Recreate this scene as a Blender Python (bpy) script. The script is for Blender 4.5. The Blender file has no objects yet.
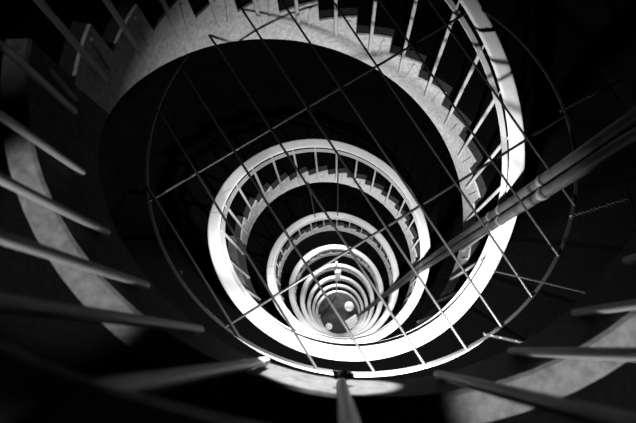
import bpy, bmesh, math, random
from math import sin, cos, pi, radians as rad, degrees
from mathutils import Vector, Matrix
random.seed(4)
C = bpy.context.scene.collection
S = bpy.context.scene

# ------------------------------------------------------------------ camera
F_PX = 439.44
CAM = Vector((-0.1031, -0.8578, 0.0))
AX, AY = -0.26850, -0.04201
ca, sa, cb, sb = cos(AX), sin(AX), cos(AY), sin(AY)
RM = Matrix(((1,0,0),(0,ca,-sa),(0,sa,ca))) @ Matrix(((cb,0,sb),(0,1,0),(-sb,0,cb)))
cam_d = bpy.data.cameras.new('camera')
cam_d.sensor_width = 36.0
cam_d.lens = F_PX * 36.0 / 636.0
cam_d.clip_start = 0.02
cam_d.dof.use_dof = True
cam_d.dof.focus_distance = 3.4
cam_d.dof.aperture_fstop = 2.6
cam = bpy.data.objects.new('camera', cam_d)
cam.matrix_world = Matrix.Translation(CAM) @ RM.transposed().to_4x4()
C.objects.link(cam)
S.camera = cam

# ------------------------------------------------------------------ world and exposure
w = bpy.data.worlds.new('world'); S.world = w
w.use_nodes = True
w.node_tree.nodes['Background'].inputs[0].default_value = (0.5, 0.5, 0.5, 1)
w.node_tree.nodes['Background'].inputs[1].default_value = 0.0004
S.view_settings.view_transform = 'Standard'
S.view_settings.look = 'None'
S.view_settings.gamma = 1
S.view_settings.use_curve_mapping = False
S.view_settings.exposure = 0.0
LAMP_W = [1100, 850, 330, 260, 220, 190, 150, 60]
FLIGHT_FILL_W = [0, 0, 420, 400, 400, 400, 380, 150]    # fill lamps added under the lower flights to even the deep rings      # landing lamps from the top down
LEFT_W, RIGHT_W, STEP_W = 1050, 1500, 90             # added unseen ceiling spots that light the near landing edges
FASCIA_W = 5200                                   # added unseen wall spot that lights the near landing face

# ------------------------------------------------------------------ stair geometry
H = 2.755                   # floor to floor
STEP = 2*pi/27
NOSE0 = rad(181.1)          # edge of a landing, first drop
NR = 17                     # risers per flight
RISE = H/NR
ZL = -1.15                  # floor of the nearest landing
LAND_C, LAND_W = -1.775, 1.2275
RI, RS, RO, RB = 1.0, 1.075, 2.25, 1.014   # string face, string back, outer wall
GROUND = ZL - 8*H

def prog(th):
    u = -th; uL = -LAND_C
    k = math.floor((u-uL+pi)/(2*pi)); v = u-uL-k*2*pi
    s = .12
    sp = lambda x: s*(math.log1p(math.exp(-abs(x/s))) + max(x/s, 0))
    return k + (sp(v-LAND_W)-sp(-v-LAND_W))/(2*(pi-LAND_W))
P0 = prog(0.0)
def z_rail(th):   return -2.5826 - H*(prog(th)-P0) - ZL       # relative to landing 0
def z_soffit(th): return -3.7938 - H*(prog(th)-P0) - ZL
def z_tread(th):
    """tread height (relative to landing 0) at azimuth th; th falls as the stair goes down"""
    u = NOSE0 - th
    if u < 0: return 0.0
    n = int(u//STEP) + 1
    return -RISE*min(n, NR)

# ------------------------------------------------------------------ helpers
def mat(name, col, rough=.6, metal=0.0, spec=.4, noise=None, bump=0.0, scale=30.0, emit=None):
    m = bpy.data.materials.new(name); m.use_nodes = True
    nt = m.node_tree; b = nt.nodes['Principled BSDF']
    b.inputs['Roughness'].default_value = rough
    b.inputs['Metallic'].default_value = metal
    b.inputs['Specular IOR Level'].default_value = spec
    b.inputs['Base Color'].default_value = (col, col, col, 1)
    if noise or bump:
        tc = nt.nodes.new('ShaderNodeTexCoord')
        n = nt.nodes.new('ShaderNodeTexNoise')
        n.inputs['Scale'].default_value = scale; n.inputs['Detail'].default_value = 6; n.inputs['Roughness'].default_value = .7
        nt.links.new(tc.outputs['Object'], n.inputs['Vector'])
        if noise:
            r = nt.nodes.new('ShaderNodeValToRGB')
            r.color_ramp.elements[0].position = .3; r.color_ramp.elements[1].position = .7
            a, c = max(col-noise, .0004), min(col+noise, .95)
            r.color_ramp.elements[0].color = (a,a,a,1); r.color_ramp.elements[1].color = (c,c,c,1)
            nt.links.new(n.outputs['Fac'], r.inputs[0]); nt.links.new(r.outputs[0], b.inputs['Base Color'])
        if bump:
            bp = nt.nodes.new('ShaderNodeBump'); bp.inputs['Strength'].default_value = bump; bp.inputs['Distance'].default_value = .01
            nt.links.new(n.outputs['Fac'], bp.inputs['Height']); nt.links.new(bp.outputs[0], b.inputs['Normal'])
    if emit:
        b.inputs['Emission Color'].default_value = (1,1,1,1); b.inputs['Emission Strength'].default_value = emit
    return m

M = dict(
    string=mat('pale_plaster', .21, .8, spec=.2, noise=.075, bump=.25, scale=38),
    border=mat('grey_stone_border', .017, .9, spec=.05, noise=.010, bump=.2, scale=60),
    edge=mat('shade_dark_plaster', .045, .85, spec=.1, noise=.02, bump=.3, scale=30),  # plaster darkened to keep the landing edge faces in shade
    rail=mat('white_painted_wood', .30, .5, spec=.3, noise=.02, scale=12),
    bar=mat('pale_painted_steel', .24, .5, spec=.3, noise=.03, scale=60),
    baluster=mat('grey_painted_steel', .24, .5, spec=.3),
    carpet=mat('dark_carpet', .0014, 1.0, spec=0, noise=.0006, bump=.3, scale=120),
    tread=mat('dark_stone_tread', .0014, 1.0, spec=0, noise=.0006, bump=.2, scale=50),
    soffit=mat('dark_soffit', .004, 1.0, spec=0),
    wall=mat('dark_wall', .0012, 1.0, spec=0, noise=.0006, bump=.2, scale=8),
    floor=mat('dark_hall_floor', .018, .8, noise=.016, scale=6),
    rod=mat('grille_steel', .007, .4, spec=.12),
    ring=mat('grille_ring_steel', .006, .5, spec=.08),
    strip=mat('lit_ring_strip', .07, .6, spec=.1),  # paler tone standing in for lamp light on the lower ring
    pipe=mat('grey_pipe', .02, .45, spec=.15, noise=.008, scale=20),
    clamp=mat('dark_clamp', .05, .5),
    white=mat('white_enamel', .60, .5),
    globe=mat('lamp_globe', .9, .4, emit=4.0),
    wire=mat('dull_wire', .010, .4, spec=.1),
)

def mesh(name, verts, faces, m, parent=None, smooth=False):
    me = bpy.data.meshes.new(name); me.from_pydata([tuple(v) for v in verts], [], faces); me.update()
    bm = bmesh.new(); bm.from_mesh(me); bmesh.ops.recalc_face_normals(bm, faces=bm.faces); bm.to_mesh(me); bm.free()
    me.materials.append(m)
    if smooth:
        for p in me.polygons: p.use_smooth = True
    o = bpy.data.objects.new(name, me); C.objects.link(o)
    if parent: o.parent = parent
    return o
def tag(o, label, cat, group=None):
    o['label'] = label; o['category'] = cat
    if group: o['group'] = group
    return o
def thing(name, loc, label, cat, group=None):
    o = bpy.data.objects.new(name, None); o.location = loc; o.empty_display_size = .1; C.objects.link(o)
    return tag(o, label, cat, group)
def struct(o): o['kind'] = 'structure'; return o
def dup(root, loc, label):
    r = root.copy(); C.objects.link(r); r.location = loc; r['label'] = label
    for ch in list(root.children):
        c = ch.copy(); C.objects.link(c); c.parent = r
        for g in list(ch.children):
            d = g.copy(); C.objects.link(d); d.parent = c
    return r

class MB:
    def __init__(s): s.v = []; s.f = []
    def add(s, v, f):
        b = len(s.v); s.v += [Vector(x) for x in v]; s.f += [tuple(i+b for i in q) for q in f]
    def tube(s, pts, r, n=10, cap=True, radii=None):
        pts = [Vector(p) for p in pts]; v = []; f = []
        ref = None
        for i, p in enumerate(pts):
            t = (pts[min(i+1, len(pts)-1)] - pts[max(i-1, 0)]).normalized()
            if ref is None: ref = Vector((0,0,1)) if abs(t.z) < .9 else Vector((1,0,0))
            a = (ref - t*ref.dot(t)).normalized(); b = t.cross(a); ref = a
            q = radii[i] if radii else r
            for k in range(n):
                an = 2*pi*k/n; v.append(p + a*cos(an)*q + b*sin(an)*q)
        for i in range(len(pts)-1):
            for k in range(n):
                f.append((i*n+k, i*n+(k+1) % n, (i+1)*n+(k+1) % n, (i+1)*n+k))
        if cap: f.append(tuple(range(n))[::-1]); f.append(tuple((len(pts)-1)*n+k for k in range(n)))
        s.add(v, f)
    def box(s, c, sx, sy, sz, rz=0.0):
        v = []
        for x in (-1,1):
            for y in (-1,1):
                for z in (-1,1):
                    X, Y = x*sx/2, y*sy/2
                    v.append((c[0]+X*cos(rz)-Y*sin(rz), c[1]+X*sin(rz)+Y*cos(rz), c[2]+z*sz/2))
        s.add(v, [(0,1,3,2),(4,6,7,5),(0,4,5,1),(2,3,7,6),(0,2,6,4),(1,5,7,3)])
    def sweep(s, ths, prof, zf):
        """closed profile of (radius, dz) swept along the azimuths ths at height zf"""
        n = len(prof); v = []; f = []
        for t in ths:
            for r, dz in prof: v.append((r*cos(t), r*sin(t), zf(t)+dz))
        for i in range(len(ths)-1):
            for k in range(n):
                f.append((i*n+k, i*n+(k+1) % n, (i+1)*n+(k+1) % n, (i+1)*n+k))
        f.append(tuple(range(n))); f.append(tuple((len(ths)-1)*n+k for k in range(n)))
        s.add(v, f)
    def build(s, name, m, parent=None, smooth=False): return mesh(name, s.v, s.f, m, parent, smooth)
def autosmooth(o, ang=40):
    bm = bmesh.new(); bm.from_mesh(o.data)
    for e in bm.edges:
        if len(e.link_faces) == 2 and e.calc_face_angle() > rad(ang): e.smooth = False
    for f in bm.faces: f.smooth = True
    bm.to_mesh(o.data); bm.free(); return o
def lin(a, b, n): return [a+(b-a)*i/(n-1) for i in range(n)]
def pol(r, t, z): return Vector((r*cos(t), r*sin(t), z))

# ------------------------------------------------------------------ the shell of the shaft
TOP = 1.75
b = MB(); N = 72
vv = [pol(RO, 2*pi*k/N, z) for z in (GROUND, TOP) for k in range(N)]
b.add(vv, [(k, (k+1) % N, N+(k+1) % N, N+k) for k in range(N)])
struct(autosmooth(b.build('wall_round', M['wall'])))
struct(mesh('floor', [pol(RO, 2*pi*k/N, z) for z in (GROUND, GROUND-.1) for k in range(N)],
     [tuple(range(N)), tuple(range(N, 2*N))] + [(k, (k+1) % N, N+(k+1) % N, N+k) for k in range(N)], M['floor']))
struct(mesh('ceiling', [pol(RO, 2*pi*k/N, z) for z in (TOP, TOP+.1) for k in range(N)],
     [tuple(range(N)), tuple(range(N, 2*N))] + [(k, (k+1) % N, N+(k+1) % N, N+k) for k in range(N)], M['soffit']))

# ------------------------------------------------------------------ landings
TH_A = NOSE0 - STEP*(NR-1)      # azimuth where a flight reaches the landing below
TH_B = NOSE0 - 2*pi             # azimuth of that landing's own edge
KERB = .07
def landing(label):
    t = thing('landing', (0,0,ZL), label, 'landing', 'landings around the stairwell')
    ths = lin(TH_B, TH_A, 40)
    th_ = .29
    e = MB()
    bot = lambda q: z_soffit(q) + H      # soffit under this landing
    n = len(ths); v = []
    for q in ths:
        zb = min(bot(q), -.16) if q > -1.775 else bot(q)
        v += [pol(RI, q, zb), pol(RI, q, KERB-.008), pol(RI+.008, q, KERB), pol(RS, q, KERB), pol(RS, q, zb)]
    f = []
    for i in range(n-1):
        for k in range(5): f.append((i*5+k, i*5+(k+1) % 5, (i+1)*5+(k+1) % 5, (i+1)*5+k))
    f += [(0,1,2,3,4), tuple((n-1)*5+k for k in range(5))]
    e.add(v, f); autosmooth(e.build('edge_string', M['edge'], t))
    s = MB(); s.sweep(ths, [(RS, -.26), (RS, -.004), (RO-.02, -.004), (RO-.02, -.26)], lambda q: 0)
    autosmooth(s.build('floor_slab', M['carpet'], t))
    return t
ORD = ['topmost', 'second', 'third', 'fourth', 'fifth', 'sixth', 'seventh', 'eighth']
L0 = landing('nearest stair landing with pale curved edge and dark floor, just above the steel grille')
for k in range(1, 8):
    dup(L0, (0,0,ZL-k*H), 'dark stair landing with pale curved edge, %s landing down the well below the grille' % (
        ['', 'first', 'second', 'third', 'fourth', 'fifth', 'sixth', 'seventh'][k]))

# ------------------------------------------------------------------ flights
def flight(label):
    t = thing('stair_flight', (0,0,ZL), label, 'stairs', 'stair flights winding down the well')
    # pale cut string with its saw-tooth top
    e = MB(); cols = []
    SL = rad(1.6)
    for n in range(1, NR):               # tread n lies between nose n-1 and nose n
        a, c = NOSE0-(n-1)*STEP, NOSE0-n*STEP
        zt = -RISE*n
        for q in lin(a+SL*0, c, 7): cols.append((q, q+0, zt, n))
    v = []; f = []
    for i, (q, qt, zt, n) in enumerate(cols):
        first = i % 7 == 0
        qq = q + (SL if first else 0)    # the foot of each riser leans back under its nosing
        zb = z_soffit(q)
        v += [pol(RI, q, zb), pol(RI, qq, zt), pol(RB, qq, zt), pol(RB, q, zb)]
    for i in range(len(cols)-1):
        for k in range(4): f.append((i*4+k, i*4+(k+1) % 4, (i+1)*4+(k+1) % 4, (i+1)*4+k))
    f += [(0,1,2,3), tuple((len(cols)-1)*4+k for k in range(4))]
    # narrow raised strips on the string face that mark each riser end
    for n in range(1, NR+1):
        q = NOSE0-(n-1)*STEP + rad(2.6)
        z1 = -RISE*(n-1) - .02; z0 = z1 - .15
        z0 = max(z0, z_soffit(q)+.02)
        w_ = .006
        vs = []
        for (r, dq, z) in ((RI-.011,-w_,z0),(RI-.011,w_,z0),(RI-.011,w_,z1),(RI-.011,-w_,z1),(RI+.003,-w_,z0),(RI+.003,w_,z0),(RI+.003,w_,z1),(RI+.003,-w_,z1)):
            lean = rad(1.4)*(1 if z == z0 else 0)
            vs.append(pol(r, q+dq+lean, z))
        e.add(vs, [(0,1,2,3),(4,7,6,5),(0,4,5,1),(1,5,6,2),(2,6,7,3),(3,7,4,0)])
    e2 = MB(); e2.v = []; e2.add(v, f); e2.add(e.v, e.f)
    autosmooth(e2.build('string', M['string'], t), 25)
    for n in range(1, NR):
        a, c = NOSE0-(n-1)*STEP, NOSE0-n*STEP
        s = MB(); zt = -RISE*n
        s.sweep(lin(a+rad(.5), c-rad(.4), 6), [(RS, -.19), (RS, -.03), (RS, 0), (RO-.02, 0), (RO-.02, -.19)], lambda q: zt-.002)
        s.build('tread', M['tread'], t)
        s = MB(); s.sweep(lin(a+rad(.3), c-rad(.2), 6), [(RB, -.19), (RB, -.004), (RS, -.004), (RS, -.19)], lambda q: zt)
        s.build('tread_border', M['border'], t)
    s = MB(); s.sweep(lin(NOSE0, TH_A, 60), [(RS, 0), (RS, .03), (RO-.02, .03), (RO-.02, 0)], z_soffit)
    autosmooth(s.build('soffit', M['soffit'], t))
    return t
F0 = flight('uppermost stair flight in view, pale saw-tooth string sweeping across the top right, under the grille')
for k in range(1, 8):
    dup(F0, (0,0,ZL-k*H), 'curved stair flight with pale stepped string, %s flight down the well' % ORD[k])

# ------------------------------------------------------------------ balustrades
RAIL = [(.945,-.006),(.951,-.0015),(.962,0),(1.020,0),(1.031,-.0015),(1.037,-.006),(1.037,-.020),(1.031,-.024),(.951,-.024),(.945,-.020)]
BAR = [(.930,-.094),(.930,-.084),(.961,-.084),(.961,-.094)]
BAL0 = rad(55.3)
def balustrade(th0, th1, label, z, zoff=0.0, spots=None):
    """from azimuth th0 down to th1 (falling); zoff lifts it when it belongs to the landing above"""
    t = thing('balustrade', (0,0,z), label, 'railing', 'balustrades around the well')
    ths = lin(th0, th1, int(abs(th0-th1)/rad(2.2)))
    zr = lambda q: z_rail(q) + zoff
    r = MB(); r.sweep(ths, RAIL, zr); autosmooth(r.build('handrail', M['rail'], t), 60)
    br = MB(); br.sweep(ths, BAR, zr)
    ks = [BAL0+k*STEP for k in range(-40, 40) if th1+rad(1) < BAL0+k*STEP < th0-rad(1)]
    if spots: ks = [rad(a) for a in spots]
    for q in ks:                                    # studs carrying the handrail on the bar
        br.tube([pol(.951, q, zr(q)-.085), pol(.951, q, zr(q)-.022)], .006, 6)
        br.tube([pol(.945, q+.035, zr(q)-.0842), pol(.945, q+.035, zr(q)-.0805)], .005, 6)
    autosmooth(br.build('flat_bar', M['bar'], t), 50)
    for q in ks:
        zt = zr(q)-.093
        zb = z_tread(q) + zoff - .145
        s = MB()
        s.tube([pol(.946, q, zt), pol(.951, q, zt-.05), pol(.982, q, zb+.04), pol(.984, q, zb)], .0115, 10)
        s.tube([pol(.984, q, zb+.02), pol(1.003, q, zb+.02)], .008, 8)
        autosmooth(s.build('baluster', M['baluster'], t), 50)
    return t
NB = balustrade(TH_A+.1, TH_B-.016, 'nearest balustrade, blurred rods rising close by along the near landing edge', ZL, H,
           [-171.5,-158.4,-145.2,-132.7,-120.3,-108,-95.5,-80,-67.5,-55,-42,-29.5])
s = MB()                                        # uneven dark shape added round the foot of one rod
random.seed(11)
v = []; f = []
for i in range(9):                              # uneven rings of random width going up the rod
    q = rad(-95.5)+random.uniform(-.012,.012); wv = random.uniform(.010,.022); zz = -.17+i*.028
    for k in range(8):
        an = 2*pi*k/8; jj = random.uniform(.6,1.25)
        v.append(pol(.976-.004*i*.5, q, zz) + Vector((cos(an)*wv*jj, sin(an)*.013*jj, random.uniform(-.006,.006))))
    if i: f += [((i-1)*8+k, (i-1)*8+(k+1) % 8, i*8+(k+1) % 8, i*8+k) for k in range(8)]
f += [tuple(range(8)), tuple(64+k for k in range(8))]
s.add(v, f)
autosmooth(s.build('dark_shape', M['soffit'], NB), 60)
B0 = balustrade(NOSE0-.02, TH_B-.016, 'uppermost balustrade in full view, white handrail sweeping down the right side under the grille', ZL)
for k in range(1, 8):
    dup(B0, (0,0,ZL-k*H), 'curved white handrail on thin rods, %s turn of railing down the well' % ORD[k])

# ------------------------------------------------------------------ safety grille across the well
ZG = -1.97
g = thing('safety_grille', (0,0,ZG), 'steel grille of crossing rods in a thin ring stretched across the stairwell', 'grille')
RG = 1.024
s = MB(); s.sweep(lin(rad(-212), rad(96), 120), [(RG-.006,-.005),(RG-.006,.005),(RG+.006,.005),(RG+.006,-.005)], lambda q: 0)
autosmooth(s.build('ring', M['ring'], g))
s = MB(); v = []; f = []; ths = lin(rad(-132), rad(-50), 60)  # pale strip added where the lamp brightens the lower ring
for i, q in enumerate(ths):
    u = i/59; wd = .004 + .017*min(1, sin(pi*u)*1.6)
    v += [pol(RG-.006, q, -.012), pol(RG-.006, q, -.005), pol(RG-.006+wd, q, -.005), pol(RG-.006+wd, q, -.012)]
    if i: f += [((i-1)*4+k, (i-1)*4+(k+1) % 4, i*4+(k+1) % 4, i*4+k) for k in range(4)]
f += [(0,1,2,3), tuple(59*4+k for k in range(4))]
s.add(v, f)
autosmooth(s.build('lit_strip', M['strip'], g))
def grid_line(deg, off, rin=RG):
    d = Vector((cos(rad(deg)), sin(rad(deg)))); n = Vector((-d.y, d.x))
    L = math.sqrt(max(rin*rin-off*off, 0))
    return n*off - d*L, n*off + d*L
for deg, off in ((-62.91,.732),(-61.87,.519),(-61.52,.309),(-59.97,.097),(-59.24,-.096),(-58.10,-.300),(-57.45,-.505),(-56.89,-.709),(-55.5,-.93)):
    a, c = grid_line(deg, off)
    s = MB(); s.tube([(a.x,a.y,.012),(c.x,c.y,.012)], .0058, 8); autosmooth(s.build('rod', M['rod'], g), 50)
for deg, off in ((31.62,-.400),(32.51,.316)):
    a, c = grid_line(deg, off)
    s = MB(); s.tube([(a.x,a.y,.001),(c.x,c.y,.001)], .0066, 8); autosmooth(s.build('cross_rod', M['rod'], g), 50)

# ------------------------------------------------------------------ riser pipes in the well
def img(x, y, z):
    d = RM.transposed() @ Vector(((x-318)/F_PX, -(y-211.5)/F_PX, -1.0))
    return CAM + d*(z/d.z)
up, lo = img(626, 133, -1.42), img(425, 265, -5.05)
axis = (lo-up).normalized()
rtan = Vector((-.19, -.98, 0)).normalized()
end = lo + axis*.4
for sgn, nm, lb, rr in ((-.5,'riser_pipe','upper of the two grey pipes running down the right side of the well', .031),
                    (.5,'riser_pipe','lower of the two grey pipes running down the right side of the well', .027)):
    o3 = rtan*sgn*.066
    p0 = up + axis*(-.9) + o3; p1 = end + o3; p2 = Vector((p1.x, p1.y, GROUND))
    t = thing(nm, (p2.x, p2.y, GROUND), lb, 'pipe', 'pipes in the well')
    base = Vector((p2.x, p2.y, GROUND))
    s = MB(); s.tube([p0-base, p1-base, p1+Vector((0,0,-.3))-base, Vector((0,0,0))], rr, 16); autosmooth(s.build('pipe', M['pipe'], t), 50)
    for zc in (-2.05, -2.62, -2.80, -5.2):
        u_ = (zc-up.z)/axis.z
        c0 = up + axis*u_ + o3 - base
        s = MB(); s.tube([c0-axis*.012, c0+axis*.012], rr+.004, 16); autosmooth(s.build('clamp', M['clamp'], t), 50)

# ------------------------------------------------------------------ lamps
def light(name, kind, energy, loc, parent, radius=.04):
    d = bpy.data.lights.new(name, kind); d.energy = energy; d.shadow_soft_size = radius
    o = bpy.data.objects.new(name, d); o.location = loc; C.objects.link(o); o.parent = parent
    return o
def hooded(loc, energy, label):
    """lamp in a dark open-bottomed hood: light only leaves it downwards"""
    t = thing('hooded_lamp', loc, label, 'lamp', 'lamps under the landings')
    s = MB(); s.tube([(0,0,0),(0,0,-.05)], .03, 16); autosmooth(s.build('stem', M['clamp'], t))
    n = 28; v = []; f = []
    for r, z in ((.025,-.05),(HOOD_R,-.06),(HOOD_R,HOOD_Z),(HOOD_R-.004,HOOD_Z),(HOOD_R-.004,-.064),(.025,-.054)):
        v += [(r*cos(2*pi*k/n), r*sin(2*pi*k/n), z) for k in range(n)]
    for a in range(5):
        for k in range(n): f.append((a*n+k, a*n+(k+1) % n, (a+1)*n+(k+1) % n, (a+1)*n+k))
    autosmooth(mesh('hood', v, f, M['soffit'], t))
    s = MB(); s.tube([(0,0,-.06),(0,0,-.10)], .018, 12); autosmooth(s.build('bulb_holder', M['white'], t))
    light('lamp_light', 'POINT', energy, (0,0,-.135), t, .04)
    return t
HOOD_R, HOOD_Z = .10, -.174
LT = rad(-84)
for k in range(8):
    q = pol(1.22, LT, ZL-k*H-.262)
    hooded(q, LAMP_W[k], 'dark hooded lamp under the %s landing' % ['nearest','second','third','fourth','fifth','sixth','seventh','eighth'][k])
for k in range(2, 8):  # added lamps that spread light evenly round the deep turns
    q = pol(1.45, rad(80), ZL-k*H+z_soffit(rad(80))-.003)
    hooded(q, FLIGHT_FILL_W[k], 'added dark hooded fill lamp under the %s stair flight' % ORD[k])
def spotlight(loc, tgt, energy, size, blend, label, name='added_ceiling_spot', stem=.12):  # spots added out of view to light parts of the landing edge
    t = thing(name, loc, label, 'lamp')
    src = Vector((0,0,-stem)) if name == 'added_ceiling_spot' else (Vector((0,0,0))-Vector((loc[0],loc[1],0)).normalized()*stem)
    dv = (Vector(tgt)-Vector(loc)-src).normalized()
    s = MB(); s.tube([(0,0,0), src], .010, 8); autosmooth(s.build('stem', M['clamp'], t), 50)
    s = MB(); s.tube([src-dv*.07, src-dv*.05, src+dv*.05], .04, 18, True, [.02,.04,.045]); autosmooth(s.build('lamp_head', M['clamp'], t), 40)
    l = light('lamp_light', 'SPOT', energy, src+dv*.07, t, .02)
    l.rotation_euler = dv.to_track_quat('-Z', 'Y').to_euler()
    l.data.spot_size = rad(size); l.data.spot_blend = blend
spotlight((-.75,-1.35,TOP), (-.82,-.62,ZL), LEFT_W, 14, .6, 'added unseen ceiling spotlight aimed at the left edge of the near landing')
spotlight((.60,-1.75,TOP), (.42,-.97,ZL), RIGHT_W, 12, .5, 'added unseen ceiling spotlight aimed at the right edge of the near landing')
spotlight((-1.75,-.30,TOP), (-1.03,.10,ZL-.1), STEP_W, 13, .8, 'added unseen ceiling spotlight aimed at the head of the upper flight')
spotlight((.08,2.22,-1.10), (-.15,-1.0,-1.30), FASCIA_W, 8.2, .15, 'added unseen wall spotlight aimed across the well at the landing edge', 'added_wall_spot')

# ------------------------------------------------------------------ small things in the well
def rod_thing(name, pts, r, m, label, cat, group=None):
    b0 = Vector(pts[-1])
    s = MB(); s.tube([Vector(p)-b0 for p in pts], r, 8)
    o = autosmooth(s.build(name, m), 50); o.location = b0
    return tag(o, label, cat, group)
for th, lb in ((94.2,'thin vertical hanger rod between the second and third turns, right of the pair'),(116,'thin vertical hanger rod between the second and third turns, left of the pair')):
    q = rad(th)
    rod_thing('hanger_rod', [pol(.975, q, -5.0), pol(.975, q, -7.2)], .008, M['wire'], lb, 'rod', 'hanger rods')
rod_thing('conduit', [pol(.965, rad(96), -11.7), pol(.965, rad(96), GROUND)], .022, M['white'], 'pale vertical conduit running down the far side of the deep well', 'conduit')
s = MB(); q = pol(.95, rad(94), 0)
s.box((0,0,0), .09, .18, 2.2, rad(94)); o = autosmooth(s.build('junction_box', M['white'])); o.location = (q.x, q.y-.05, -14.2)
tag(o, 'white upright box fixed to the conduit on the far side of the deep well', 'box')
# loose wires near the grille
def wire(pts, label, twist=False):
    P = [img(x, y, z) for x, y, z in pts]
    s = MB()
    if not twist: s.tube(P, .0035, 6)
    else:
        n = 60
        for ph in (0, pi):
            q = []
            for i in range(n):
                u = i/(n-1); p = P[0].lerp(P[-1], u)
                an = u*2*pi*7+ph; q.append(p + Vector((-.3*cos(an), .9*cos(an), sin(an)))*.005)
            s.tube(q, .003, 5)
    o = autosmooth(s.build('loose_wire', M['wire']), 60)
    return tag(o, label, 'wire', 'loose wires tied to the grille')
wire([(494,271,-1.9),(541,282,-1.86),(603,297,-1.82)], 'straight thin wire from the grille towards the right edge')
wire([(484,334,-1.93),(528,344,-1.9)], 'twisted wire tied to the lower right of the grille ring', True)
wire([(570,217,-1.93),(628,199,-1.88)], 'twisted wire right of the pipes', True)
wire([(560,112,-1.93),(622,80,-1.88)], 'twisted wire above the pipes at the right edge', True)

# ------------------------------------------------------------------ ground floor of the well
q = img(349, 307, GROUND)
t = thing('stool', (q.x, q.y, GROUND), 'round pale stool on the ground floor at the very bottom of the well', 'stool')
s = MB(); pr = [(.38,.20),(.42,.24),(.47,.24),(.50,.21)]
s.tube([(0,0,z) for z, r in pr], .2, 20, True, [r for z, r in pr]); autosmooth(s.build('seat', M['white'], t))
for k in range(4):
    a = k*pi/2+.5; s = MB(); s.tube([(.17*cos(a),.17*sin(a),.39),(.21*cos(a),.21*sin(a),0)], .018, 8); s.build('leg', M['baluster'], t)
q = img(329, 326.5, GROUND)
t = thing('bin', (q.x, q.y, GROUND), 'small pale lidded bin on the ground floor, lower left in the bottom of the well', 'bin')
s = MB(); pr = [(0,.13),(.32,.16)]
s.tube([(0,0,z) for z, r in pr], .1, 18, True, [r for z, r in pr]); autosmooth(s.build('body', M['white'], t))
s = MB(); pr = [(.321,.17),(.345,.17),(.37,.12),(.38,.03)]
s.tube([(0,0,z) for z, r in pr], .1, 18, True, [r for z, r in pr]); autosmooth(s.build('lid', M['white'], t))
q = img(352.5, 322, GROUND)
t = thing('bench', (q.x, q.y, GROUND), 'white bench on the ground floor, right of the bottom of the well', 'bench')
s = MB()
for k in range(4): s.box((0, -.18+k*.12, .44), .64, .10, .04, 0)
s.build('seat', M['white'], t)
for x in (-.27, .27):
    for y in (-.16, .16):
        s = MB(); s.box((x, y, .21), .05, .05, .42); s.build('leg', M['white'], t)
t.rotation_euler = (0, 0, rad(32))
